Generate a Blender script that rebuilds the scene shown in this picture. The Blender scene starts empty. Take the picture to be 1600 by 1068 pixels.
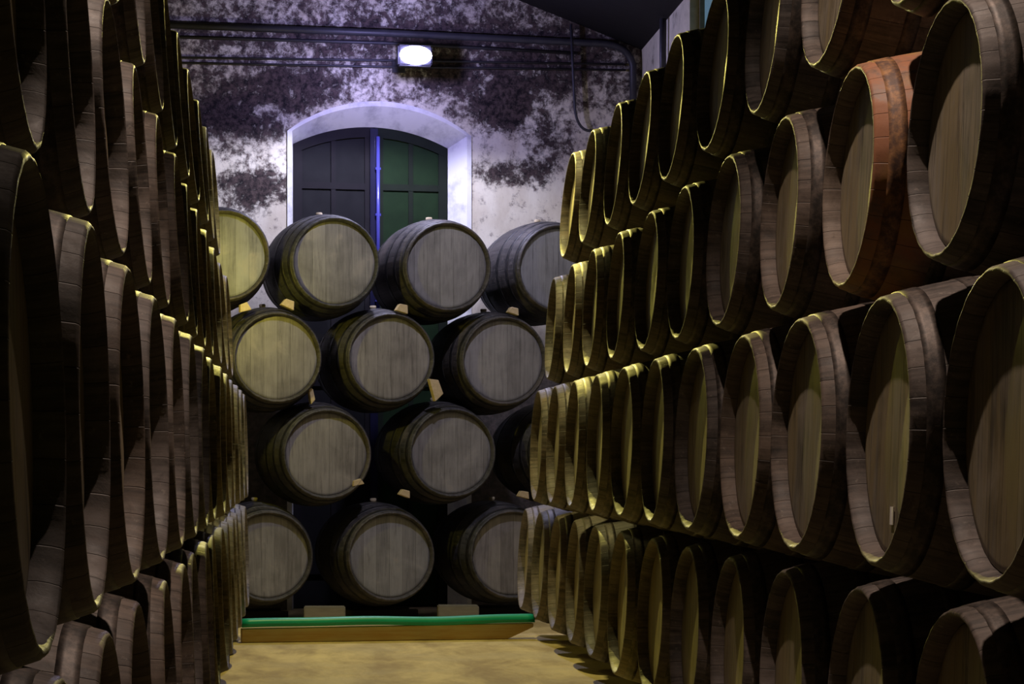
import bpy, bmesh, math, random
from mathutils import Vector, Matrix
random.seed(7)
R_ = math.radians
PI = math.pi
EYE = 1.30            # eye height over the cellar floor
FPX = 3600.0          # focal length in pixels of the 1600 px wide frame
VX, VY = 470.0, 712.0 # where the aisle vanishes in the photograph

# ------------------------------------------------------------------ camera
scn = bpy.context.scene
cam_d = bpy.data.cameras.new('camera')
cam_d.sensor_width = 36.0
cam_d.lens = 36.0 * FPX / 1600.0
cam_d.shift_x = (800 - VX) / 1600.0
cam_d.shift_y = (VY - 534) / 1600.0
cam_d.clip_start = 0.05
cam = bpy.data.objects.new('camera', cam_d)
cam.location = (0, 0, EYE)
cam.rotation_euler = (R_(90), 0, 0)
scn.collection.objects.link(cam)
scn.camera = cam

# ------------------------------------------------------------------ world, exposure
w = bpy.data.worlds.new('world')
scn.world = w
w.use_nodes = True
w.node_tree.nodes['Background'].inputs[0].default_value = (0.75, 0.85, 1.0, 1)
w.node_tree.nodes['Background'].inputs[1].default_value = 0.006
scn.view_settings.view_transform = 'Standard'
scn.view_settings.look = 'None'
scn.view_settings.gamma = 1
scn.view_settings.use_curve_mapping = False
scn.view_settings.exposure = 0.0

# ------------------------------------------------------------------ lamps of the cellar
def lamp(name, loc, col, power, radius=0.08, spot=None, aim=None, blend=0.6):
    d = bpy.data.lights.new(name, 'SPOT' if spot else 'POINT')
    d.energy = power
    d.color = col
    d.shadow_soft_size = radius
    o = bpy.data.objects.new(name, d)
    o.location = loc
    if spot:
        d.spot_size = R_(spot); d.spot_blend = blend
        v = Vector(aim) - Vector(loc)
        o.rotation_euler = v.to_track_quat('-Z', 'Y').to_euler()
    scn.collection.objects.link(o)
    return o

lamp('near_aisle_lamp', (0.72, 6.4, 6.0), (1.0, 0.76, 0.62), 640, 0.04, 84, (0.70, 6.5, 0), .9)
lamp('middle_aisle_lamp', (0.70, 14.7, 5.6), (1.0, 0.87, 0.34), 600, 0.08, 84, (0.45, 15.3, 0), .8)
lamp('cool_end_lamp', (1.35, 16.6, 5.8), (0.80, 0.77, 1.0), 480, 0.09, 72, (1.2, 19.2, 1.8), .6)
lamp('low_yellow_lamp', (-0.66, 18.4, 2.75), (1.0, 0.88, 0.12), 44, 0.04)
lamp('yellow_rack_spot', (0.45, 17.6, 4.80), (1.0, 0.86, 0.20), 1800, 0.03, 46, (1.70, 9.8, 1.6), .5)
lamp('floodlight_beam', (0.87, 20.28, 4.82), (0.80, 0.80, 1.0), 230, 0.04, 168, (0.87, 19.55, 2.4), .25)
lamp('floodlight_spill', (0.87, 20.26, 4.86), (0.46, 0.42, 1.0), 85, 0.05)

# ------------------------------------------------------------------ helpers
C = scn.collection
def link(o, parent=None):
    C.objects.link(o)
    if parent is not None: o.parent = parent
    return o
def obj(name, bm, mat, parent=None, smooth=True):
    me = bpy.data.meshes.new(name)
    bm.normal_update()
    bm.to_mesh(me); bm.free()
    if smooth:
        for p in me.polygons: p.use_smooth = True
    me.materials.append(mat)
    return link(bpy.data.objects.new(name, me), parent)
def empty(name, loc, rot=(0, 0, 0)):
    o = bpy.data.objects.new(name, None)
    o.empty_display_size = 0.1
    o.location = loc; o.rotation_euler = rot
    return link(o)
def tag(o, label=None, cat=None, group=None, kind=None):
    if label: o['label'] = label
    if cat: o['category'] = cat
    if group: o['group'] = group
    if kind: o['kind'] = kind
    return o
def box(bm, c, s, rot=None):
    m = Matrix.Translation(c)
    if rot is not None: m = m @ rot
    m = m @ Matrix.Diagonal((s[0], s[1], s[2], 1))
    return bmesh.ops.create_cube(bm, size=1, matrix=m)['verts']
def prism(bm, pts, axis_from, axis_to, fn):
    """extrude polygon pts; fn(p, t) -> 3-D point"""
    a = [bm.verts.new(fn(p, axis_from)) for p in pts]
    b = [bm.verts.new(fn(p, axis_to)) for p in pts]
    n = len(pts)
    bm.faces.new(a); bm.faces.new(b[::-1])
    for i in range(n):
        bm.faces.new((a[i], b[i], b[(i+1) % n], a[(i+1) % n]))
    bmesh.ops.recalc_face_normals(bm, faces=bm.faces)
def tube(bm, pts, r, n=12, cap=True):
    pts = [Vector(p) for p in pts]
    rings = []
    up = None
    for i, p in enumerate(pts):
        if i == 0: d = pts[1] - p
        elif i == len(pts) - 1: d = p - pts[i-1]
        else: d = (pts[i+1] - p).normalized() + (p - pts[i-1]).normalized()
        d.normalize()
        if up is None:
            up = Vector((0, 0, 1)) if abs(d.z) < .9 else Vector((0, 1, 0))
        x = d.cross(up).normalized(); y = x.cross(d).normalized(); up = y
        rings.append([bm.verts.new(p + (x*math.cos(2*PI*k/n) + y*math.sin(2*PI*k/n))*r) for k in range(n)])
    for a, b in zip(rings, rings[1:]):
        for k in range(n):
            bm.faces.new((a[k], a[(k+1) % n], b[(k+1) % n], b[k]))
    if cap:
        bm.faces.new(rings[0][::-1]); bm.faces.new(rings[-1])
    bmesh.ops.recalc_face_normals(bm, faces=bm.faces)

# ------------------------------------------------------------------ node helpers
class NT:
    def __init__(s, name, rough=0.6, metal=0.0, spec=0.4):
        s.m = bpy.data.materials.new(name); s.m.use_nodes = True
        s.t = s.m.node_tree; s.b = s.t.nodes['Principled BSDF']
        s.b.inputs['Roughness'].default_value = rough
        s.b.inputs['Metallic'].default_value = metal
        s.b.inputs['Specular IOR Level'].default_value = spec
        s.tc = s.t.nodes.new('ShaderNodeTexCoord')
    def set(s, sock, v):
        if isinstance(v, bpy.types.NodeSocket): s.t.links.new(v, sock)
        elif isinstance(v, (tuple, list)) and sock.type == 'RGBA' and len(v) == 3: sock.default_value = (*v, 1)
        else: sock.default_value = v
    def math(s, op, a, b=0.0, c=0.0, clamp=False):
        n = s.t.nodes.new('ShaderNodeMath'); n.operation = op; n.use_clamp = clamp
        s.set(n.inputs[0], a); s.set(n.inputs[1], b)
        if len(n.inputs) > 2: s.set(n.inputs[2], c)
        return n.outputs[0]
    def mix(s, f, a, b, blend='MIX'):
        n = s.t.nodes.new('ShaderNodeMix'); n.data_type = 'RGBA'; n.blend_type = blend
        s.set(n.inputs['Factor'], f); s.set(n.inputs[6], a); s.set(n.inputs[7], b)
        return n.outputs[2]
    def sep(s, v):
        n = s.t.nodes.new('ShaderNodeSeparateXYZ'); s.set(n.inputs[0], v); return n.outputs
    def comb(s, x, y, z):
        n = s.t.nodes.new('ShaderNodeCombineXYZ')
        for i, v in enumerate((x, y, z)): s.set(n.inputs[i], v)
        return n.outputs[0]
    def noise(s, vec, scale, detail=4, rough=.55, dist=0.0, w=None):
        n = s.t.nodes.new('ShaderNodeTexNoise')
        if w is not None:
            n.noise_dimensions = '4D'; s.set(n.inputs['W'], w)
        s.set(n.inputs['Vector'], vec); n.inputs['Scale'].default_value = scale
        n.inputs['Detail'].default_value = detail; n.inputs['Roughness'].default_value = rough
        n.inputs['Distortion'].default_value = dist
        return n.outputs['Fac']
    def white(s, v, w=0.0):
        n = s.t.nodes.new('ShaderNodeTexWhiteNoise'); n.noise_dimensions = '4D'
        s.set(n.inputs['Vector'], v); s.set(n.inputs['W'], w)
        return n.outputs['Value']
    def ramp(s, f, a, b, lo=0.0, hi=1.0):
        n = s.t.nodes.new('ShaderNodeMapRange'); n.interpolation_type = 'SMOOTHSTEP'
        s.set(n.inputs[0], f)
        for i, v in enumerate((a, b, lo, hi)): s.set(n.inputs[i+1], v)
        return n.outputs[0]
    def scale(s, v, k):
        n = s.t.nodes.new('ShaderNodeVectorMath'); n.operation = 'MULTIPLY'
        s.set(n.inputs[0], v); n.inputs[1].default_value = k
        return n.outputs[0]
    def rand(s):
        return s.t.nodes.new('ShaderNodeObjectInfo').outputs['Random']
    def bump(s, h, strength=.4, dist=.01):
        n = s.t.nodes.new('ShaderNodeBump'); s.set(n.inputs['Height'], h)
        n.inputs['Strength'].default_value = strength; n.inputs['Distance'].default_value = dist
        s.t.links.new(n.outputs[0], s.b.inputs['Normal'])
    def col(s, c): s.set(s.b.inputs['Base Color'], c)
    def rough(s, c): s.set(s.b.inputs['Roughness'], c)

NST = 28
def stave_material(name, R, tint_a, tint_b, warm=0.0):
    m = NT(name, .62, 0, .45)
    o = m.tc.outputs['Object']; x, y, z = m.sep(o)
    rnd = m.math('MULTIPLY', m.rand(), 37.0)
    ang = m.math('MULTIPLY', m.math('ADD', m.math('ARCTAN2', x, m.math('SUBTRACT', z, R)), PI), NST/(2*PI))
    idx = m.math('FLOOR', ang)
    fr = m.math('ABSOLUTE', m.math('SUBTRACT', m.math('FRACT', ang), .5))
    tone = m.white(m.comb(idx, 0.0, 0.0), rnd)
    streak = m.noise(m.comb(m.math('MULTIPLY', ang, 1.4), m.math('MULTIPLY', y, 1.2), 0.0), 3.0, 6, .65, .3, rnd)
    grime = m.noise(o, 9.0, 6, .7, .4, rnd)
    blot = m.noise(o, 3.0, 3, .5, .5, rnd)
    speck = m.noise(o, 48.0, 4, .65, 0, rnd)
    f = m.math('ADD', m.math('MULTIPLY', tone, .10), m.math('ADD', m.math('MULTIPLY', streak, .55), m.math('MULTIPLY', grime, .50)))
    f = m.ramp(f, .38, .76)
    c = m.mix(f, tint_a, tint_b)
    hue = m.mix(m.rand(), (0.88, 0.92, 1.0), (1.0, 0.86, 0.72))
    c = m.mix(.8, c, hue, 'MULTIPLY')
    c = m.mix(m.ramp(blot, .50, .75, 0, .45), c, (.15, .12, .10))
    c = m.mix(m.ramp(speck, .58, .72, 0, .5), c, (.27, .23, .20))
    c = m.mix(m.ramp(grime, .56, .72, 0, .7), c, (.018, .015, .014))
    if warm:
        rad = m.math('SQRT', m.math('ADD', m.math('MULTIPLY', x, x), m.math('MULTIPLY', m.math('SUBTRACT', z, R), m.math('SUBTRACT', z, R))))
        side = m.math('MULTIPLY', m.ramp(y, -0.50, -.40, 1, 0), m.ramp(rad, .326, .330))
        band = m.math('MULTIPLY', m.ramp(m.math('FRACT', m.math('MULTIPLY', m.math('ADD', y, .625), 4.5)), .0, .2), m.ramp(streak, .3, .6))
        c = m.mix(m.math('MULTIPLY', side, m.ramp(grime, .35, .55, .25, 1)), c, (.34, .14, .065))
        c = m.mix(m.math('MULTIPLY', m.math('MULTIPLY', side, m.ramp(blot, .45, .6)), .8), c, (.46, .26, .06))
    seam = m.ramp(fr, .475, .497)
    c = m.mix(m.math('MULTIPLY', seam, .5), c, (.008, .007, .006))
    m.col(c)
    m.rough(m.ramp(grime, .2, .8, .48, .78))
    m.bump(m.math('SUBTRACT', m.math('MULTIPLY', grime, .6), seam), .5, .006)
    return m.m
def head_material(name, R, ca, cb, painted=False):
    m = NT(name, .5, 0, .5)
    o = m.tc.outputs['Object']; x, y, z = m.sep(o)
    rnd = m.math('MULTIPLY', m.rand(), 53.0)
    wob = m.math('MULTIPLY', x, 8.7)
    pos = m.math('ADD', m.math('ADD', wob, 20.0), m.rand())
    idx = m.math('FLOOR', pos)
    fr = m.math('ABSOLUTE', m.math('SUBTRACT', m.math('FRACT', pos), .5))
    tone = m.white(m.comb(idx, 0.0, 0.0), rnd)
    grain = m.noise(m.comb(m.math('MULTIPLY', x, 22.0), 0.0, m.math('MULTIPLY', z, 1.4)), 2.2, 7, .7, .5, rnd)
    blot = m.noise(o, 4.0, 5, .6, .6, rnd)
    f = m.math('ADD', m.math('MULTIPLY', tone, .14), m.math('ADD', m.math('MULTIPLY', grain, .56), m.math('MULTIPLY', blot, .53)))
    c = m.mix(m.ramp(f, .42, .78), ca, cb)
    hue = m.mix(m.rand(), (0.90, 0.94, 1.0), (1.0, 0.92, 0.80))
    c = m.mix(.7, c, hue, 'MULTIPLY')
    gold = m.noise(m.comb(m.math('MULTIPLY', x, 5.0), 0.0, m.math('MULTIPLY', z, .8)), 1.6, 5, .6, .6, rnd)
    if not painted: c = m.mix(m.ramp(gold, .40, .60, 0, .75), c, (.27, .215, .11))
    c = m.mix(m.ramp(blot, .57, .70, 0, .40), c, (.30, .265, .23))
    c = m.mix(m.ramp(grain, .32, .46, .30 if painted else .75, 0), c, (.04, .032, .026))
    seam = m.ramp(fr, .482, .498)
    c = m.mix(m.math('MULTIPLY', seam, .7), c, (.02, .016, .012))
    m.col(c)
    m.rough(m.ramp(blot, .3, .7, .42, .62))
    m.bump(m.math('SUBTRACT', m.math('MULTIPLY', grain, .4), seam), .35, .004)
    return m.m

L = 1.25; CH = 0.051
SIZES = {'big': (.375, .471), 'small': (.334, .427), 'stack': (.378, .455)}
MAT = {}
for k, (r, R) in SIZES.items():
    MAT[k, 'stave'] = stave_material('dark_oak_staves_' + k, R, (.022, .020, .019), (.18, .152, .135))
    MAT[k, 'head'] = head_material('weathered_oak_head_' + k, R, (.085, .075, .055), (.30, .265, .20))
MAT['warm', 'stave'] = stave_material('orange_brown_staves', SIZES['small'][1], (.06, .045, .035), (.26, .20, .15), 1.0)
MAT['back', 'stave'] = stave_material('shaded_black_staves', SIZES['stack'][1], (.016, .016, .018), (.075, .072, .072))  # black staves darkened further, the bodies' shade put into the colour
MAT['back', 'head'] = head_material('grey_painted_head', SIZES['stack'][1], (.13, .125, .128), (.25, .245, .245), True)
m = NT('blackened_hoop_iron', .55, .35, .5)
n_ = m.noise(m.tc.outputs['Object'], 22, 5, .7)
m.col(m.mix(m.ramp(n_, .35, .7), (.03, .026, .024), (.12, .095, .08))); m.bump(n_, .3, .003)
M_HOOP = m.m
m = NT('black_hoop_iron', .5, .35, .5)  # hoop iron darkened along with the unlit bodies of the end stack
n_ = m.noise(m.tc.outputs['Object'], 22, 5, .7)
m.col(m.mix(m.ramp(n_, .35, .7), (.012, .012, .014), (.05, .046, .045))); m.bump(n_, .3, .003)
M_BHOOP = m.m
m = NT('orange_rust_hoop', .6, .1, .4)
n_ = m.noise(m.tc.outputs['Object'], 22, 5, .7)
m.col(m.mix(m.ramp(n_, .35, .7), (.10, .055, .04), (.40, .20, .08))); m.bump(n_, .3, .003)
M_RUST = m.m
m = NT('cork_bung', .8)
m.col(m.mix(m.noise(m.tc.outputs['Object'], 60), (.30, .24, .15), (.50, .42, .28)))
M_BUNG = m.m

def prof(r, R, y):          # radius of the outside at y in -L/2..L/2
    t = abs(2*y/L)
    return R - (R - r)*t**2.1
def ring_lathe(bm, pts, n, seam=None, zc=0.0):
    """pts = [(radius, y)]; a ring of n verts each"""
    rings = []
    for (rad, y) in pts:
        ring = []
        for k in range(n):
            a = 2*PI*k/n
            rr = rad
            if seam and k % 3 == 0: rr = rad - seam
            ring.append(bm.verts.new((rr*math.sin(a), y, zc + rr*math.cos(a))))
        rings.append(ring)
    for a, b in zip(rings, rings[1:]):
        for k in range(n):
            bm.faces.new((a[k], a[(k+1) % n], b[(k+1) % n], b[k]))
    return rings
def barrel_meshes(k):
    r, R = SIZES[k]
    out = {}
    # staves: outside, bevelled chimes at both ends, inside of the chimes down to the croze
    bm = bmesh.new()
    pts = []
    h = L/2
    pts += [(r - .026, -h + CH + .02), (r - .025, -h + CH - .012), (r - .020, -h + .020), (r - .013, -h + .004), (r - .009, -h), (r - .003, -h + .002)]
    N = 22
    for i in range(N + 1):
        y = -h + .008 + (L - .016)*i/N
        pts.append((prof(r, R, y), y))
    pts += [(r - .003, h - .002), (r - .009, h), (r - .013, h - .004), (r - .020, h - .022), (r - .025, h - CH + .012), (r - .026, h - CH - .02)]
    ring_lathe(bm, pts, NST*3, .0022, R)
    bmesh.ops.recalc_face_normals(bm, faces=bm.faces)
    # normals must point away from the solid wood: flip when the middle ring faces inward
    bm.faces.ensure_lookup_table()
    f = max(bm.faces, key=lambda f: (f.calc_center_median() - Vector((0, 0, R))).length if abs(f.calc_center_median().y) < .05 else 0)
    c = f.calc_center_median() - Vector((0, 0, R))
    f.normal_update()
    if f.normal.dot(c) < 0: bmesh.ops.reverse_faces(bm, faces=bm.faces)
    out['staves'] = bm
    # heads: slightly dished boards with a bevelled rim
    for side, nm in ((-1, 'barrel_head'), (1, 'rear_head')):
        bm = bmesh.new()
        y0 = side*(h - CH)
        sg = -side
        rings = ring_lathe(bm, [(r - .0245, y0 + sg*.008), (r - .030, y0 + sg*.001), (r - .050, y0), (r*.5, y0 + sg*.002), (r*.2, y0 + sg*.003)], 72, None, R)
        cv = bm.verts.new((0, y0 + sg*.003, R))
        for k2 in range(72): bm.faces.new((rings[-1][k2], rings[-1][(k2+1) % 72], cv))
        rings2 = ring_lathe(bm, [(r - .0245, y0 + sg*.008), (r*.5, y0 + sg*.022)], 72, None, R)
        bm.faces.new(rings2[-1])
        bmesh.ops.remove_doubles(bm, verts=bm.verts, dist=1e-5)
        bmesh.ops.recalc_face_normals(bm, faces=bm.faces)
        out[nm] = bm
    # hoops
    hs = []
    for (ya, yb) in ((-.585, -.535), (-.43, -.385), (-.235, -.185), (.185, .235), (.385, .43), (.535, .585)):
        bm = bmesh.new()
        t = .0018
        ps = [(prof(r, R, ya) - .004, ya), (prof(r, R, ya) + t, ya)]
        for q in (.33, .66): ps.append((prof(r, R, ya + (yb-ya)*q) + t, ya + (yb-ya)*q))
        ps += [(prof(r, R, yb) + t, yb), (prof(r, R, yb) - .004, yb)]
        ring_lathe(bm, ps, 72, None, R)
        bmesh.ops.recalc_face_normals(bm, faces=bm.faces)
        hs.append(bm)
    out['hoops'] = hs
    bm = bmesh.new()
    bmesh.ops.create_cone(bm, cap_ends=True, segments=16, radius1=.024, radius2=.030, depth=.045,
                          matrix=Matrix.Translation((0, 0, 2*R + .010)))
    bmesh.ops.bevel(bm, geom=[e for e in bm.edges if e.calc_face_angle(0) > 1], offset=.005, segments=2, affect='EDGES')
    out['bung'] = bm
    return out

protos = {}
def build_proto(key, size, stave_mat, head_mat):
    r, R = SIZES[size]
    b = barrel_meshes(size)
    root = empty('wine_barrel', (0, -50, 0))
    obj('staves', b['staves'], stave_mat, root)
    obj('barrel_head', b['barrel_head'], head_mat, root)
    obj('rear_head', b['rear_head'], head_mat, root)
    for q, hbm in enumerate(b['hoops']): obj('hoop', hbm, M_RUST if key == 'warm' and q == 0 else M_BHOOP if key == 'back' else M_HOOP, root)
    obj('bung', b['bung'], M_BUNG, root)
    protos[key] = [root, False]
build_proto('big', 'big', MAT['big', 'stave'], MAT['big', 'head'])
build_proto('small', 'small', MAT['small', 'stave'], MAT['small', 'head'])
build_proto('back', 'stack', MAT['back', 'stave'], MAT['back', 'head'])
build_proto('warm', 'small', MAT['warm', 'stave'], MAT['small', 'head'])

def place_barrel(key, head_centre, rotz, tilt, label, group, roll=0.0):
    root, used = protos[key]
    if used:
        r = root.copy(); C.objects.link(r)
        for ch in root.children:
            c = ch.copy(); C.objects.link(c); c.parent = r
    else:
        r = root; protos[key][1] = True
    R = SIZES[{'back': 'stack', 'warm': 'small'}.get(key, key)][1]
    rot = Matrix.Rotation(rotz, 4, 'Z') @ Matrix.Rotation(-tilt, 4, 'X')
    off = rot @ Vector((0, -L/2, R))
    r.location = Vector(head_centre) - off
    r.rotation_euler = rot.to_euler()
    tag(r, label, 'barrel', group)
    return r

ORD = ['first', 'second', 'third', 'fourth', 'fifth', 'sixth', 'seventh', 'eighth', 'ninth', 'tenth', 'eleventh', 'twelfth', 'thirteenth', 'fourteenth', 'fifteenth']
TIER = ['bottom tier', 'second tier up', 'third tier up', 'top tier']
def label_for(side, tier, i, n):
    k = n - 1 - i        # 0 = farthest
    where = TIER[tier] + ' of the ' + side + ' rack'
    if i == 0: return 'dark oak barrel nearest the camera in the ' + where
    if k == 0: return 'dark oak barrel at the far end of the ' + where
    if i < n/2: return 'dark oak barrel, %s from the camera, %s rack, %s' % (ORD[i], side, TIER[tier])
    return 'dark oak barrel, %s from the far end, %s rack, %s' % (ORD[k], side, TIER[tier])

# right-hand rack: heads face the aisle (towards -X)
S = 1.03
RIGHT = [  # key, X of head centre, height over the eye, tilt, first Z, count
    ('big', 1.665, -.770, 2.6, 5.92, 12),
    ('big', 1.607, .070, 1.8, 5.40, 11),
    ('small', 1.65, .840, 3.2, 4.885, 11),
    ('small', 1.70, 1.595, 4.6, 6.43, 9)]
for t, (key, X, Yc, tilt, z0, n) in enumerate(RIGHT):
    s = S
    for i in range(n):
        lab = label_for('right', t, i, n)
        kk = key
        if t == 2 and i == 2:
            kk = 'warm'; lab = 'oak barrel with orange brown worn staves behind its head, in the right rack'
        j = (random.uniform(-.008, .008), random.uniform(-.005, .005))
        place_barrel(kk, (X + j[0], z0 + s*i + j[1], EYE + Yc), -PI/2 + R_(random.uniform(-.8, .8)),
                     R_(tilt + random.uniform(-.5, .5)), lab, 'barrels in the right rack')
# left-hand rack: heads face +X
LEFT = [
    ('big', -.400, -.755, 2.2, 3.945, 14),
    ('big', -.395, .075, 1.2, 3.43, 14),
    ('small', -.475, .858, 3.4, 3.945, 12),
    ('small', -.535, 1.622, 4.0, 6.52, 9)]
for t, (key, X, Yc, tilt, z0, n) in enumerate(LEFT):
    for i in range(n):
        j = (random.uniform(-.008, .008), random.uniform(-.005, .005))
        place_barrel(key, (X + j[0], z0 + S*i + j[1], EYE + Yc), PI/2 + R_(random.uniform(-.8, .8)),
                     R_(tilt + random.uniform(-.5, .5)), label_for('left', t, i, n), 'barrels in the left rack')

# back stack, turned 9 degrees like the end wall
YAW = R_(12.5); TK = math.tan(YAW)
def plane_pt(px, py, z0=19.6, x0=.773):
    a = (px - VX)/FPX
    X = a*(z0 - x0*TK)/(1 - TK*a)
    Z = z0 + (X - x0)*TK
    return Vector((X, Z, EYE + (VY - py)*Z/FPX))
rows = [
    [(420, 869), (612, 869), (802, 866)],
    [(512, 709), (708, 707), (898, 706), (314, 711)],
    [(434, 558), (612, 559), (789, 563)],
    [(352, 398), (525, 409), (701, 416), (876, 419)]]
names = ['bottom row', 'second row up', 'third row up', 'top row']
side_n = {3: ['left', 'middle', 'right'], 4: ['leftmost', 'second', 'third', 'rightmost']}
BACK = {}
for ri, row in enumerate(rows):
    for ci, (px, py) in enumerate(row):
        if ri == 1: nm_ = ['left', 'middle', 'right', 'hidden leftmost'][ci]
        else: nm_ = side_n[len(row)][ci]
        lab = 'grey headed black barrel, %s in the %s of the end stack' % (nm_, names[ri])
        p = plane_pt(px, py)
        BACK[ri, ci] = (place_barrel('back', p, YAW + R_(random.uniform(-.5, .5)), R_(random.uniform(0, .6)), lab, 'barrels stacked by the end wall'), p)

# small white paper tag stuck on a near barrel head of the right rack
m = NT('white_paper', .7); m.col((.85, .85, .85)); M_PAPER = m.m
for o in bpy.data.objects:
    if o.get('label') == label_for('right', 1, 1, 11):
        bm = bmesh.new(); box(bm, (.015, -L/2 + CH - .003, SIZES['big'][1] - .235), (.034, .003, .050))
        tagp = obj('paper_tag', bm, M_PAPER, o, False); tagp['label'] = 'small white paper tag'

# ------------------------------------------------------------------ wedges and timbers
m = NT('pale_wedge_wood', .75)
g = m.noise(m.scale(m.tc.outputs['Object'], (30, 4, 30)), 1.5, 5, .6)
m.col(m.mix(g, (.30, .22, .12), (.62, .50, .30))); M_WEDGE = m.m
m = NT('dusty_timber', .8)
o = m.tc.outputs['Object']
g = m.noise(m.scale(o, (3, 18, 18)), 1.5, 6, .65); g2 = m.noise(o, 9, 4)
m.col(m.mix(g, (.09, .08, .055), m.mix(g2, (.20, .18, .12), (.30, .27, .19)))); m.bump(g, .3, .004); M_TIMBER = m.m

m = NT('shade_timber', .9); m.col((.02, .017, .014)); M_SHADETIMBER = m.m  # timber painted near black for the shade under the end stack
def wedge(px, py, w_, h_, ang, label, z0=19.66, mat=M_WEDGE, dep=.08):
    if z0 > 19.7: py -= 8; h_ *= .85; z0 = 19.60
    p = plane_pt(px, py, z0)
    bm = bmesh.new()
    prism(bm, [(-w_/2, -h_/2), (w_/2, -h_/2), (w_*.28, h_/2), (-w_*.34, h_*.38)], 0.0, dep,
          lambda q, t: Vector((q[0], t, q[1])))
    bmesh.ops.bevel(bm, geom=list(bm.edges), offset=.004, segments=1, affect='EDGES')
    o = obj('wooden_wedge', bm, mat, None, False)
    o.location = p
    o.rotation_euler = (0, R_(ang), YAW)
    tag(o, label, 'wedge', 'wooden wedges in the end stack')
wedge(383, 487, .10, .085, -14, 'wooden wedge on the left barrel in the third row up', 19.72)
wedge(452, 482, .12, .085, 24, 'yellow lit wooden wedge under the second barrel of the top row', 19.72)
wedge(630, 489, .11, .085, 16, 'wooden wedge on the middle barrel in the third row up', 19.72)
wedge(804, 493, .10, .070, 18, 'dark wooden wedge on the right barrel in the third row up', 19.72)
wedge(683, 607, .20, .085, 74, 'pale upright wooden wedge between the middle and right barrels, third row up', 19.50)
wedge(488, 617, .15, .040, 80, 'slim wooden wedge below the left barrel in the third row up', 19.66)
wedge(560, 761, .10, .060, -12, 'wooden wedge at left on top of the middle bottom barrel', 19.72)
wedge(634, 778, .10, .070, 20, 'wooden wedge at right on top of the middle bottom barrel', 19.72)
wedge(820, 780, .10, .070, 15, 'wooden wedge on top of the right bottom barrel', 19.72)

# square support timbers under the back stack, ends facing the aisle
for (x0, x1, y0, y1, nm) in ((475, 538, 948, 985, 'left'), (685, 746, 946, 983, 'right')):
    a = plane_pt(x0, y0, 19.5); b = plane_pt(x1, y0, 19.5)
    bm = bmesh.new()
    wd = (b - a).length
    z_top = a.z; zb = -.12
    box(bm, (wd/2, .10, (zb + z_top)/2), (wd, .20, z_top - zb - .002))
    bmesh.ops.bevel(bm, geom=list(bm.edges), offset=.008, segments=2, affect='EDGES')
    for v in bm.verts: v.co.z -= zb - .001
    o = obj('support_timber', bm, M_TIMBER, None, False)
    o.location = (a.x, a.y, zb)
    tag(o, '%s squared timber end poking out under the end wall barrels' % nm, 'timber', 'timbers under the end stack')
# cross bearers the bottom row of the back stack rests on
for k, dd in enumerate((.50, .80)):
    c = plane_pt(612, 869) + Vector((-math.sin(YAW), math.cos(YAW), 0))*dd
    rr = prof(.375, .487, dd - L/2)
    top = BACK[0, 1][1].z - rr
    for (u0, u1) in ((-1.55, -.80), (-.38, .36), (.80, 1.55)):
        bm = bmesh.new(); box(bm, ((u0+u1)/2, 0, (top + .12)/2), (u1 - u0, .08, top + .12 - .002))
        o = obj('cross_bearer', bm, M_SHADETIMBER, None, False)
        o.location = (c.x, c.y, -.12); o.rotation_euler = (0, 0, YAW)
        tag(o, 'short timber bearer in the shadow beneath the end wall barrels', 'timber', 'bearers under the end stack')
# long rails under both side racks
for (side, X, sg, z0, z1) in (('right', 1.665, 1, 5.4, 17.75), ('left', -.40, -1, 3.4, 17.85)):
    cz = EYE + (-.770 if sg > 0 else -.755)
    tl = R_(2.6 if sg > 0 else 2.2)
    for dd, nm in ((.30, 'front'), (.95, 'rear')):
        rr = prof(.375, .487, dd - L/2)
        top = cz - dd*math.sin(tl) - rr
        bm = bmesh.new(); box(bm, (0, (z1 - z0)/2, top/2), (.10, z1 - z0, top - .010))
        bmesh.ops.bevel(bm, geom=list(bm.edges), offset=.006, segments=1, affect='EDGES')
        o = obj('timber_rail', bm, M_TIMBER, None, False)
        o.location = (X + sg*dd, z0, 0.002)
        tag(o, '%s floor rail beneath the bottom barrels of the %s rack' % (nm, side), 'rail', 'rails under the racks')

# ------------------------------------------------------------------ curb board and green strip
m = NT('curb_board_wood', .7)
o = m.tc.outputs['Object']
g = m.noise(m.scale(o, (1.2, 10, 14)), 2.2, 6, .6); g2 = m.noise(o, 2.2, 3)
m.col(m.mix(m.ramp(g, .3, .7), m.mix(g2, (.58, .32, .12), (.66, .46, .22)), (.70, .56, .32))); m.bump(g, .2, .004)
zl, zr = 16.02, 16.38
xl, xr = -.41, 1.655
bang = math.atan2(zr - zl, xr - xl); blen = math.hypot(xr - xl, zr - zl)
bm = bmesh.new()
prism(bm, [(0, 0.002), (blen - .19, 0.002), (blen, .085), (blen, .112), (0, .098)], 0, .06, lambda q, t: Vector((q[0], t, q[1])))
bmesh.ops.bevel(bm, geom=list(bm.edges), offset=.004, segments=1, affect='EDGES')
o = obj('curb_board', bm, m.m, None, False); o.location = (xl, zl, 0); o.rotation_euler = (0, 0, bang)
tag(o, 'long tan wooden board lying across the end of the aisle', 'board')
m = NT('green_rubber', .42, 0, .5)
g = m.noise(m.tc.outputs['Object'], 3, 3)
m.col(m.mix(g, (.0, .30, .19), (.01, .42, .30)))
bm = bmesh.new()
N = 40
sec = [(-.035, .0), (.095, .0), (.095, .038), (.078, .054), (-.018, .054), (-.035, .038)]
rings = []
for i in range(N + 1):
    u = blen*i/N
    z = .1035 + .014*i/N + .006*math.sin(u*3.1) + .003*math.sin(u*7.3 + 1) + .004
    rings.append([bm.verts.new((u, a, z + b)) for a, b in sec])
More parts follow.
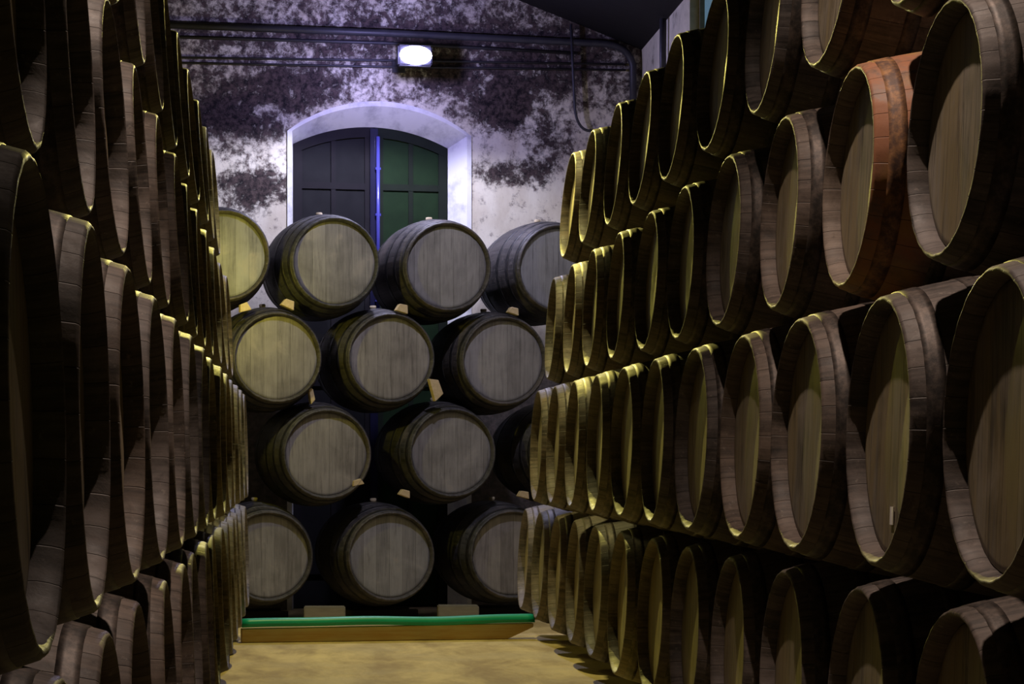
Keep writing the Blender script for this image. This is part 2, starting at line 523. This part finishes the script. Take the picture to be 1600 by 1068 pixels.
for a, b in zip(rings, rings[1:]):
    for k in range(6): bm.faces.new((a[k], a[(k+1) % 6], b[(k+1) % 6], b[k]))
bm.faces.new(rings[0]); bm.faces.new(rings[-1][::-1])
bmesh.ops.recalc_face_normals(bm, faces=bm.faces)
o = obj('rubber_strip', bm, m.m, None, True); o.location = (xl, zl, 0); o.rotation_euler = (0, 0, bang)
tag(o, 'bright green strip lying along the top of the tan board', 'strip')

# ------------------------------------------------------------------ setting: floor, walls, roof
m = NT('dusty_earth_floor', .72, 0, .3)
o = m.tc.outputs['Object']
g = m.noise(m.scale(o, (1.0, .35, 1)), 3.0, 7, .65, .3); g2 = m.noise(o, 1.3, 4); g3 = m.noise(o, 40, 4, .7)
c = m.mix(m.ramp(g, .3, .7), (.33, .24, .09), (.66, .53, .25))
c = m.mix(m.ramp(g2, .45, .65, 0, .5), c, (.48, .40, .24))
c = m.mix(m.ramp(g3, .55, .8, 0, .35), c, (.10, .08, .05))
ox, oy, oz = m.sep(o)     # unseen stretch towards the entrance, painted dark to cut bounced light
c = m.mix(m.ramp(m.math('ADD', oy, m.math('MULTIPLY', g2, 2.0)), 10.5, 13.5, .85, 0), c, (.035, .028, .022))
m.col(c); m.bump(g3, .4, .006)
bm = bmesh.new()
XL, XR = -2.45, 3.25
pr = [(-3.0, 0), (16.75, 0), (16.75, -.12), (23.2, -.12), (23.2, -.4), (-3.0, -.4)]
prism(bm, pr, XL - .2, XR + .2, lambda q, t: Vector((t, q[0], q[1])))
tag(obj('floor', bm, m.m, None, False), kind='structure')

# back wall frame: origin on the wall face where the aisle vanishes (photo x = 470)
WZ = 21.42
wall_o = Vector((0.0, WZ - .773*TK, 0))
def wall_uz(px, py):
    p = plane_pt(px, py, WZ)
    return (p.x/math.cos(YAW), p.z)
def plaster(name, patches):
    m = NT(name, .85, 0, .2)
    o = m.tc.outputs['Object']; x, y, z = m.sep(o)
    warp = m.noise(o, 1.6, 5, .6)
    bias = m.ramp(m.math('ADD', z, m.math('MULTIPLY', warp, 1.1)), 4.35, 5.5, 0, .22)
    for (px, py, rx, ry, k) in patches:
        u, zz = wall_uz(px, py)
        dx = m.math('DIVIDE', m.math('SUBTRACT', x, u), rx*.006)
        dz = m.math('DIVIDE', m.math('SUBTRACT', z, zz), ry*.006)
        d = m.math('SQRT', m.math('ADD', m.math('MULTIPLY', dx, dx), m.math('MULTIPLY', dz, dz)))
        d = m.math('ADD', d, m.math('MULTIPLY', m.math('SUBTRACT', warp, .5), 1.2))
        bias = m.math('ADD', bias, m.ramp(d, .2, 1.25, k, 0))
    n1 = m.noise(o, 7.0, 9, .75, .25)
    n2 = m.noise(o, 17, 7, .7)
    n = m.math('MULTIPLY_ADD', m.math('ADD', m.math('MULTIPLY', n1, .60), m.math('MULTIPLY', n2, .40)), 1.9, -.48)
    f = m.ramp(m.math('ADD', n, bias), .50, .80)
    n3 = m.noise(m.scale(o, (1, 1, .5)), 2.4, 5, .6)
    base = m.mix(m.ramp(n3, .35, .65), (.60, .54, .43), (.82, .78, .66))
    base = m.mix(m.ramp(n1, .50, .66, 0, .35), base, (.35, .30, .26))
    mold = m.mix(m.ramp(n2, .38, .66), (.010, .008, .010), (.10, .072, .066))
    foot_shade = m.ramp(m.math('ADD', z, m.math('MULTIPLY', n1, .8)), 2.5, 3.3, .9, 0)   # shade behind the stack, painted into the foot of the wall
    f = m.math('MAXIMUM', f, foot_shade)
    m.col(m.mix(f, base, mold))
    m.bump(n1, .5, .012)
    return m.m
patches = [(398, 292, 75, 48, .40), (350, 180, 60, 70, .30), (450, 140, 90, 45, .25), (786, 168, 62, 42, .42), (700, 120, 60, 40, .16),
           (790, 272, 85, 26, .30), (860, 228, 45, 50, .20), (700, 60, 420, 45, .14), (420, 205, 45, 30, .22), (830, 120, 120, 40, .15)]
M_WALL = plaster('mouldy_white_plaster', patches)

def rad_arch(u0, u1, zs, za, n=24):
    """segmental arch points from (u0, zs) over apex za to (u1, zs)"""
    c = (u0 + u1)/2; hw = (u1 - u0)/2; s = za - zs
    r = (hw*hw + s*s)/(2*s); cz = za - r; a0 = math.asin(hw/r)
    return [(c + r*math.sin(-a0 + 2*a0*i/n), cz + r*math.cos(-a0 + 2*a0*i/n)) for i in range(n + 1)]
# outer and inner edges of the splayed doorway
ou0, ou1 = wall_uz(456, 400)[0], wall_uz(729, 400)[0]
ozs, oza = wall_uz(600, 209)[1], wall_uz(590, 166)[1]
DEP = .15
def inner_uz(px, py):
    p = plane_pt(px, py, WZ + DEP)
    return (p.x/math.cos(YAW), p.z)
iu0, iu1 = inner_uz(463, 400)[0], inner_uz(705, 400)[0]
izs, iza = inner_uz(600, 228)[1], inner_uz(590, 198)[1]
FB = -.12
outer = [(ou0, FB)] + rad_arch(ou0, ou1, ozs, oza) + [(ou1, FB)]
inner = [(iu0, FB)] + rad_arch(iu0, iu1, izs, iza) + [(iu1, FB)]
bm = bmesh.new()
UL, UR = -2.60, 3.34
RIDGE_U, RIDGE_Z, EAVE = .35, 6.25, None
# face of the wall with the doorway cut out: strips from the outer outline to a fan border
TOPZ = 6.6
def V(u, y, z): return bm.verts.new((u, y, z))
of = [V(u, 0, z) for u, z in outer]
inn = [V(u, DEP, z) for u, z in inner]
for i in range(len(of) - 1):
    bm.faces.new((of[i], of[i+1], inn[i+1], inn[i]))
top = [V(u, 0, TOPZ) for u, z in outer]
for i in range(1, len(of) - 2):
    bm.faces.new((of[i], of[i+1], top[i+1], top[i]))
lb, lt = V(UL, 0, FB), V(UL, 0, TOPZ); rb, rt = V(UR, 0, FB), V(UR, 0, TOPZ)
bm.faces.new((lb, of[0], of[1], top[1], lt))
bm.faces.new((of[-1], rb, rt, top[-2], of[-2]))
# depth of the wall behind
lb2, lt2, rb2, rt2 = V(UL, .45, FB), V(UL, .45, TOPZ), V(UR, .45, FB), V(UR, .45, TOPZ)
bm.faces.new((lb, lt, lt2, lb2)); bm.faces.new((rb, rb2, rt2, rt)); bm.faces.new((lb2, lt2, rt2, rb2))
bmesh.ops.recalc_face_normals(bm, faces=bm.faces)
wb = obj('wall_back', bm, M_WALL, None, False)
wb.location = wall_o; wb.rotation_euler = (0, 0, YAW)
tag(wb, kind='structure')

# painted white surround of the doorway, standing slightly proud of the wall
m = NT('white_limewash', .55, 0, .4)
o = m.tc.outputs['Object']
g = m.noise(m.scale(o, (1, 1, 1)), 4, 6, .65)
m.col(m.mix(m.ramp(g, .45, .70), (.80, .80, .80), (.50, .50, .52))); m.bump(g, .3, .008)
M_LIME = m.m
bm = bmesh.new()
wd = .045
so = [(ou0 - wd, FB + .001)] + rad_arch(ou0 - wd, ou1 + wd, ozs, oza + wd) + [(ou1 + wd, FB + .001)]
A = [V(u, -.012, z) for u, z in so]; B = [V(u, -.012, z) for u, z in outer]
D = [V(u, DEP, z) for u, z in [(iu0 + .004, FB)] + [(u, z - .006) for u, z in inner[1:-1]] + [(iu1 - .004, FB)]]
E = [V(u, .0, z) for u, z in so]
for i in range(len(A) - 1):
    bm.faces.new((A[i], A[i+1], B[i+1], B[i])); bm.faces.new((B[i], B[i+1], D[i+1], D[i])); bm.faces.new((E[i], E[i+1], A[i+1], A[i]))
bmesh.ops.recalc_face_normals(bm, faces=bm.faces)
o = obj('trim_1', bm, M_LIME, None, False); o.location = wall_o; o.rotation_euler = (0, 0, YAW)
tag(o, 'white limewashed splay around the arched door', kind='structure')

# the door: two leaves with stiles, rails and dark panes
def dark_mat(name, a, b, rough=.4):
    m = NT(name, .75, 0, .12); g = m.noise(m.tc.outputs['Object'], 7, 4)
    m.col(m.mix(g, a, b)); return m.m
M_DOORL = dark_mat('blackened_door_paint', (.010, .009, .011), (.020, .018, .022))
M_DOORR = dark_mat('dark_green_door_paint', (.009, .012, .009), (.017, .024, .016))
M_PANEL = dark_mat('dark_grey_panel', (.008, .008, .010), (.018, .018, .020), .35)
M_PANER = dark_mat('green_panel', (.008, .017, .008), (.017, .040, .015), .35)
droot = empty('door_1', wall_o + Vector((0, 0, 0)), (0, 0, YAW)); tag(droot, kind='structure')
cu = inner_uz(590, 400)[0]
def arch_z(u):
    pts = rad_arch(iu0, iu1, izs, iza)
    for a, b in zip(pts, pts[1:]):
        if a[0] <= u <= b[0]:
            return a[1] + (b[1]-a[1])*(u-a[0])/max(1e-6, b[0]-a[0])
    return izs
def leaf(u0, u1, mf, mp):
    y0 = DEP + .002
    bm = bmesh.new()
    fn = lambda q, t: Vector((q[0], t, q[1]))
    sw = .085
    # outer frame following the arch
    us = [u0 + (u1-u0)*i/14 for i in range(15)]
    pa = [(u, arch_z(u)) for u in us]
    prism(bm, pa + [(u, z - .10) for u, z in pa[::-1]], y0, y0 + .05, fn)
    for a, b in ((u0, u0 + sw), (u1 - sw, u1)):
        prism(bm, [(a, FB + .01), (b, FB + .01), (b, arch_z(b) - .002), (a, arch_z(a) - .002)], y0 + .001, y0 + .049, fn)
    mid = (u0 + u1)/2
    prism(bm, [(mid - .022, FB + .01), (mid + .022, FB + .01), (mid + .022, arch_z(mid) - .05), (mid - .022, arch_z(mid) - .05)], y0 + .006, y0 + .046, fn)
    for zc in (.25, 1.15, 2.0, 2.95, inner_uz(600, 292)[1]):
        hh = .05 if zc < 3.5 else .030
        prism(bm, [(u0 + .02, zc - hh), (u1 - .02, zc - hh), (u1 - .02, zc + hh), (u0 + .02, zc + hh)], y0 + .003, y0 + .047, fn)
    lf = obj('door_leaf', bm, mf, droot, False)
    bm = bmesh.new()
    prism(bm, [(u0 + .03, FB + .02), (u1 - .03, FB + .02), (u1 - .03, arch_z(u1 - .03) - .03)] + [(u, z - .03) for u, z in pa[::-1][1:-1]] + [(u0 + .03, arch_z(u0 + .03) - .03)], y0 + .020, y0 + .034, fn)
    obj('door_panel', bm, mp, lf, False)
leaf(iu0 + .003, cu - .003, M_DOORL, M_PANEL)
leaf(cu + .003, iu1 - .003, M_DOORR, M_PANER)
# centre post where the two leaves meet
bm = bmesh.new()
prism(bm, [(cu - .045, FB + .01), (cu + .030, FB + .01), (cu + .030, iza - .02), (cu - .045, iza - .02)], DEP - .035, DEP - .001, lambda q, t: Vector((q[0], t, q[1])))
bmesh.ops.bevel(bm, geom=list(bm.edges), offset=.006, segments=2, affect='EDGES')
m = NT('blue_black_gloss_paint', .22, 0, .6); m.col((.015, .015, .045))
obj('door_astragal', bm, m.m, droot, False)['label'] = 'glossy blue black centre post'
# round bar in front of the leaves: floodlight's blue reflection put into its colour
m = NT('blue_lit_steel', .25, .3, .7); m.col((.09, .09, .50)); M_BLUE = m.m
bm = bmesh.new()
tube(bm, [(cu + .022, DEP - .062, 2.62), (cu + .022, DEP - .062, iza - .10)], .017, 16)
rod = obj('upright_bar', bm, M_BLUE, None, True); rod.location = wall_o; rod.rotation_euler = (0, 0, YAW)
bm = bmesh.new()
for zz in (2.75, 3.15, 3.55, 3.98):
    box(bm, (cu + .022, DEP - .052, zz), (.05, .034, .022))
b_ = obj('bracket', bm, M_BLUE, rod, False)
tag(rod, 'upright metal bar glinting blue down the middle of the arched door', 'bar')

# side walls
m = NT('aged_cream_plaster', .85, 0, .2)
o = m.tc.outputs['Object']
g = m.noise(o, 2.6, 8, .7, .3); g2 = m.noise(o, 11, 5, .7)
c = m.mix(m.ramp(g, .35, .65), (.62, .58, .46), (.44, .42, .33))
c = m.mix(m.ramp(m.math('ADD', m.math('MULTIPLY', g, .6), m.math('MULTIPLY', g2, .4)), .56, .66, 0, .8), c, (.10, .085, .07))
m.col(c); m.bump(g2, .4, .01); M_SIDE = m.m
def roof_z(X): return RIDGE_Z - .35*abs(X - RIDGE_X)
RIDGE_X = .45
RIDGE_Z = EYE + 3.87 + .35*(XR - RIDGE_X)
# right wall with a window opening
wy0, wy1, wz0 = 17.95, 19.25, EYE + 3.38
wz1 = wz0 + .55
bm = bmesh.new()
ztop = roof_z(XR) + .02
def quadbox(y0, y1, z0, z1): box(bm, (XR + .15, (y0+y1)/2, (z0+z1)/2), (.3, y1-y0, z1-z0))
quadbox(-3, wy0, -.12, ztop); quadbox(wy1, 22.6, -.12, ztop); quadbox(wy0, wy1, -.12, wz0); quadbox(wy0, wy1, wz1, ztop)
tag(obj('wall_right', bm, M_SIDE, None, False), kind='structure')
bm = bmesh.new(); box(bm, (XL - .15, 9.8, 2.5), (.3, 25.6, 5.3))
tag(obj('wall_left', bm, M_SIDE, None, False), kind='structure')
bm = bmesh.new(); box(bm, ((XL + XR)/2, -3.1, 3.2), (XR - XL + .6, .2, 6.8))
tag(obj('wall_front', bm, M_SIDE, None, False), kind='structure')
# window high in the right wall
wr = empty('window_1', (XR + .02, wy0, wz0)); tag(wr, kind='structure')
m = NT('night_blue_glass', .1); m.col((.05, .08, .10))
m.set(m.b.inputs['Emission Color'], (.16, .30, .42)); m.b.inputs['Emission Strength'].default_value = .42
bm = bmesh.new(); box(bm, (.10, (wy1-wy0)/2, (wz1-wz0)/2), (.01, wy1-wy0 - .02, wz1-wz0 - .02))
obj('pane', bm, m.m, wr, False)
bm = bmesh.new()
for (a, b, s1, s2) in ((.03, (wz1-wz0)/2, .05, wz1-wz0), (wy1-wy0-.03, (wz1-wz0)/2, .05, wz1-wz0)):
    box(bm, (.08, a, b), (.05, s1, s2))
box(bm, (.08, (wy1-wy0)/2, .02), (.051, wy1-wy0, .04)); box(bm, (.08, (wy1-wy0)/2, wz1-wz0-.02), (.051, wy1-wy0, .04))
obj('window_frame', bm, M_TIMBER, wr, False)
bm = bmesh.new(); box(bm, (.02, (wy1-wy0)/2, -.018), (.14, wy1-wy0 + .06, .03))
obj('window_sill', bm, M_LIME, wr, False)

# dark boarded roof
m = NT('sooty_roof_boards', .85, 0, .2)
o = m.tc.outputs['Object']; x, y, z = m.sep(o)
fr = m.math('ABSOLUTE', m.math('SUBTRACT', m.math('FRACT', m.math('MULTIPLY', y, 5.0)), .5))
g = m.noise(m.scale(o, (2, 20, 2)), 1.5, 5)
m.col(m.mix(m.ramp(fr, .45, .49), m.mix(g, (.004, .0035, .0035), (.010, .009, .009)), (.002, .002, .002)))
bm = bmesh.new()
pts = [(XL - .3, roof_z(XL - .3)), (RIDGE_X, RIDGE_Z), (XR + .3, roof_z(XR + .3)), (XR + .3, roof_z(XR + .3) + .15), (RIDGE_X, RIDGE_Z + .15), (XL - .3, roof_z(XL - .3) + .15)]
prism(bm, pts, -3.2, 23.2, lambda q, t: Vector((q[0], t, q[1])))
tag(obj('ceiling', bm, m.m, None, False), kind='structure')

# ------------------------------------------------------------------ pipes, cable and floodlight on the end wall
m = NT('dark_grey_conduit', .5, .2, .4); g = m.noise(m.tc.outputs['Object'], 9, 4)
m.col(m.mix(g, (.02, .02, .028), (.06, .06, .07))); M_PIPE = m.m
def wp(px, py, off):        # point on the end wall, off metres in front of it
    p = plane_pt(px, py, WZ)
    return p + Vector((math.sin(YAW), -math.cos(YAW), 0))*off
def wall_pipe(name, pts, r, off, label, cat, grp=None):
    base = wp(*pts[0], off)
    P = [wp(x, y, off) - base for x, y in pts]
    bm = bmesh.new(); tube(bm, P, r, 12)
    o = obj(name, bm, M_PIPE, None, True); o.location = base
    tag(o, label, cat, grp)
def arc_pts(p0, p1, p2, n=8):   # quadratic bend
    return [((1-t)**2*p0[0] + 2*t*(1-t)*p1[0] + t*t*p2[0], (1-t)**2*p0[1] + 2*t*(1-t)*p1[1] + t*t*p2[1]) for t in [i/n for i in range(n+1)]]
wall_pipe('wall_pipe', [(250, 40), (600, 53), (930, 69)] + arc_pts((945, 70), (980, 74), (986, 104)) + [(987, 210)], .034, .05,
          'thick dark pipe along the top of the wall bending down by the corner', 'pipe', 'pipes on the end wall')
wall_pipe('wall_pipe', [(250, 58), (600, 68), (900, 84)], .016, .03, 'thin dark pipe just below the thick upper pipe', 'pipe', 'pipes on the end wall')
wall_pipe('wall_pipe', [(250, 90), (600, 95), (974, 101)], .011, .025, 'upper of the two thin pipes behind the floodlight', 'pipe', 'pipes on the end wall')
wall_pipe('wall_pipe', [(250, 98), (600, 105), (976, 110)], .011, .025, 'lower of the two thin pipes behind the floodlight', 'pipe', 'pipes on the end wall')
wall_pipe('hanging_cable', [(888, 40), (891, 110), (893, 150)] + arc_pts((894, 170), (897, 202), (915, 206)) + [(945, 204)], .013, .075,
          'dark cable hanging down the wall and curling right above the barrels', 'cable')
bm = bmesh.new()
tube(bm, [(0, 0, 0), (0, .02, -.30), (.0, .0, -.62)], .030, 10)
o = obj('rusty_downpipe', bm, M_PIPE, None, True); o.location = (XR - .05, 20.35, EYE + 3.86)
tag(o, 'short dark pipe on the cream side wall near the corner', 'pipe')

fl = wp(622, 104, .62)
root = empty('floodlight', fl - Vector((0, 0, .12)), (0, 0, YAW))
tag(root, 'glaring white floodlight above the arched door', 'lamp')
bm = bmesh.new()
vs = box(bm, (0, .04, .12), (.32, .07, .19)); 
bmesh.ops.bevel(bm, geom=list(bm.edges), offset=.015, segments=2, affect='EDGES')
obj('housing', bm, M_PIPE, root, False)
bm = bmesh.new(); box(bm, (0, .33, .12), (.03, .53, .03)); box(bm, (0, .602, .12), (.12, .02, .12))
obj('mounting_arm', bm, M_PIPE, root, False)
m = NT('lit_lamp_glass', .3); m.set(m.b.inputs['Emission Color'], (.50, .48, 1.0)); m.b.inputs['Emission Strength'].default_value = 90
bm = bmesh.new(); bmesh.ops.create_uvsphere(bm, u_segments=24, v_segments=12, radius=1, matrix=Matrix.Translation((0, -.005, .12)) @ Matrix.Diagonal((.15, .03, .085, 1)))
obj('lamp_glass', bm, m.m, root)
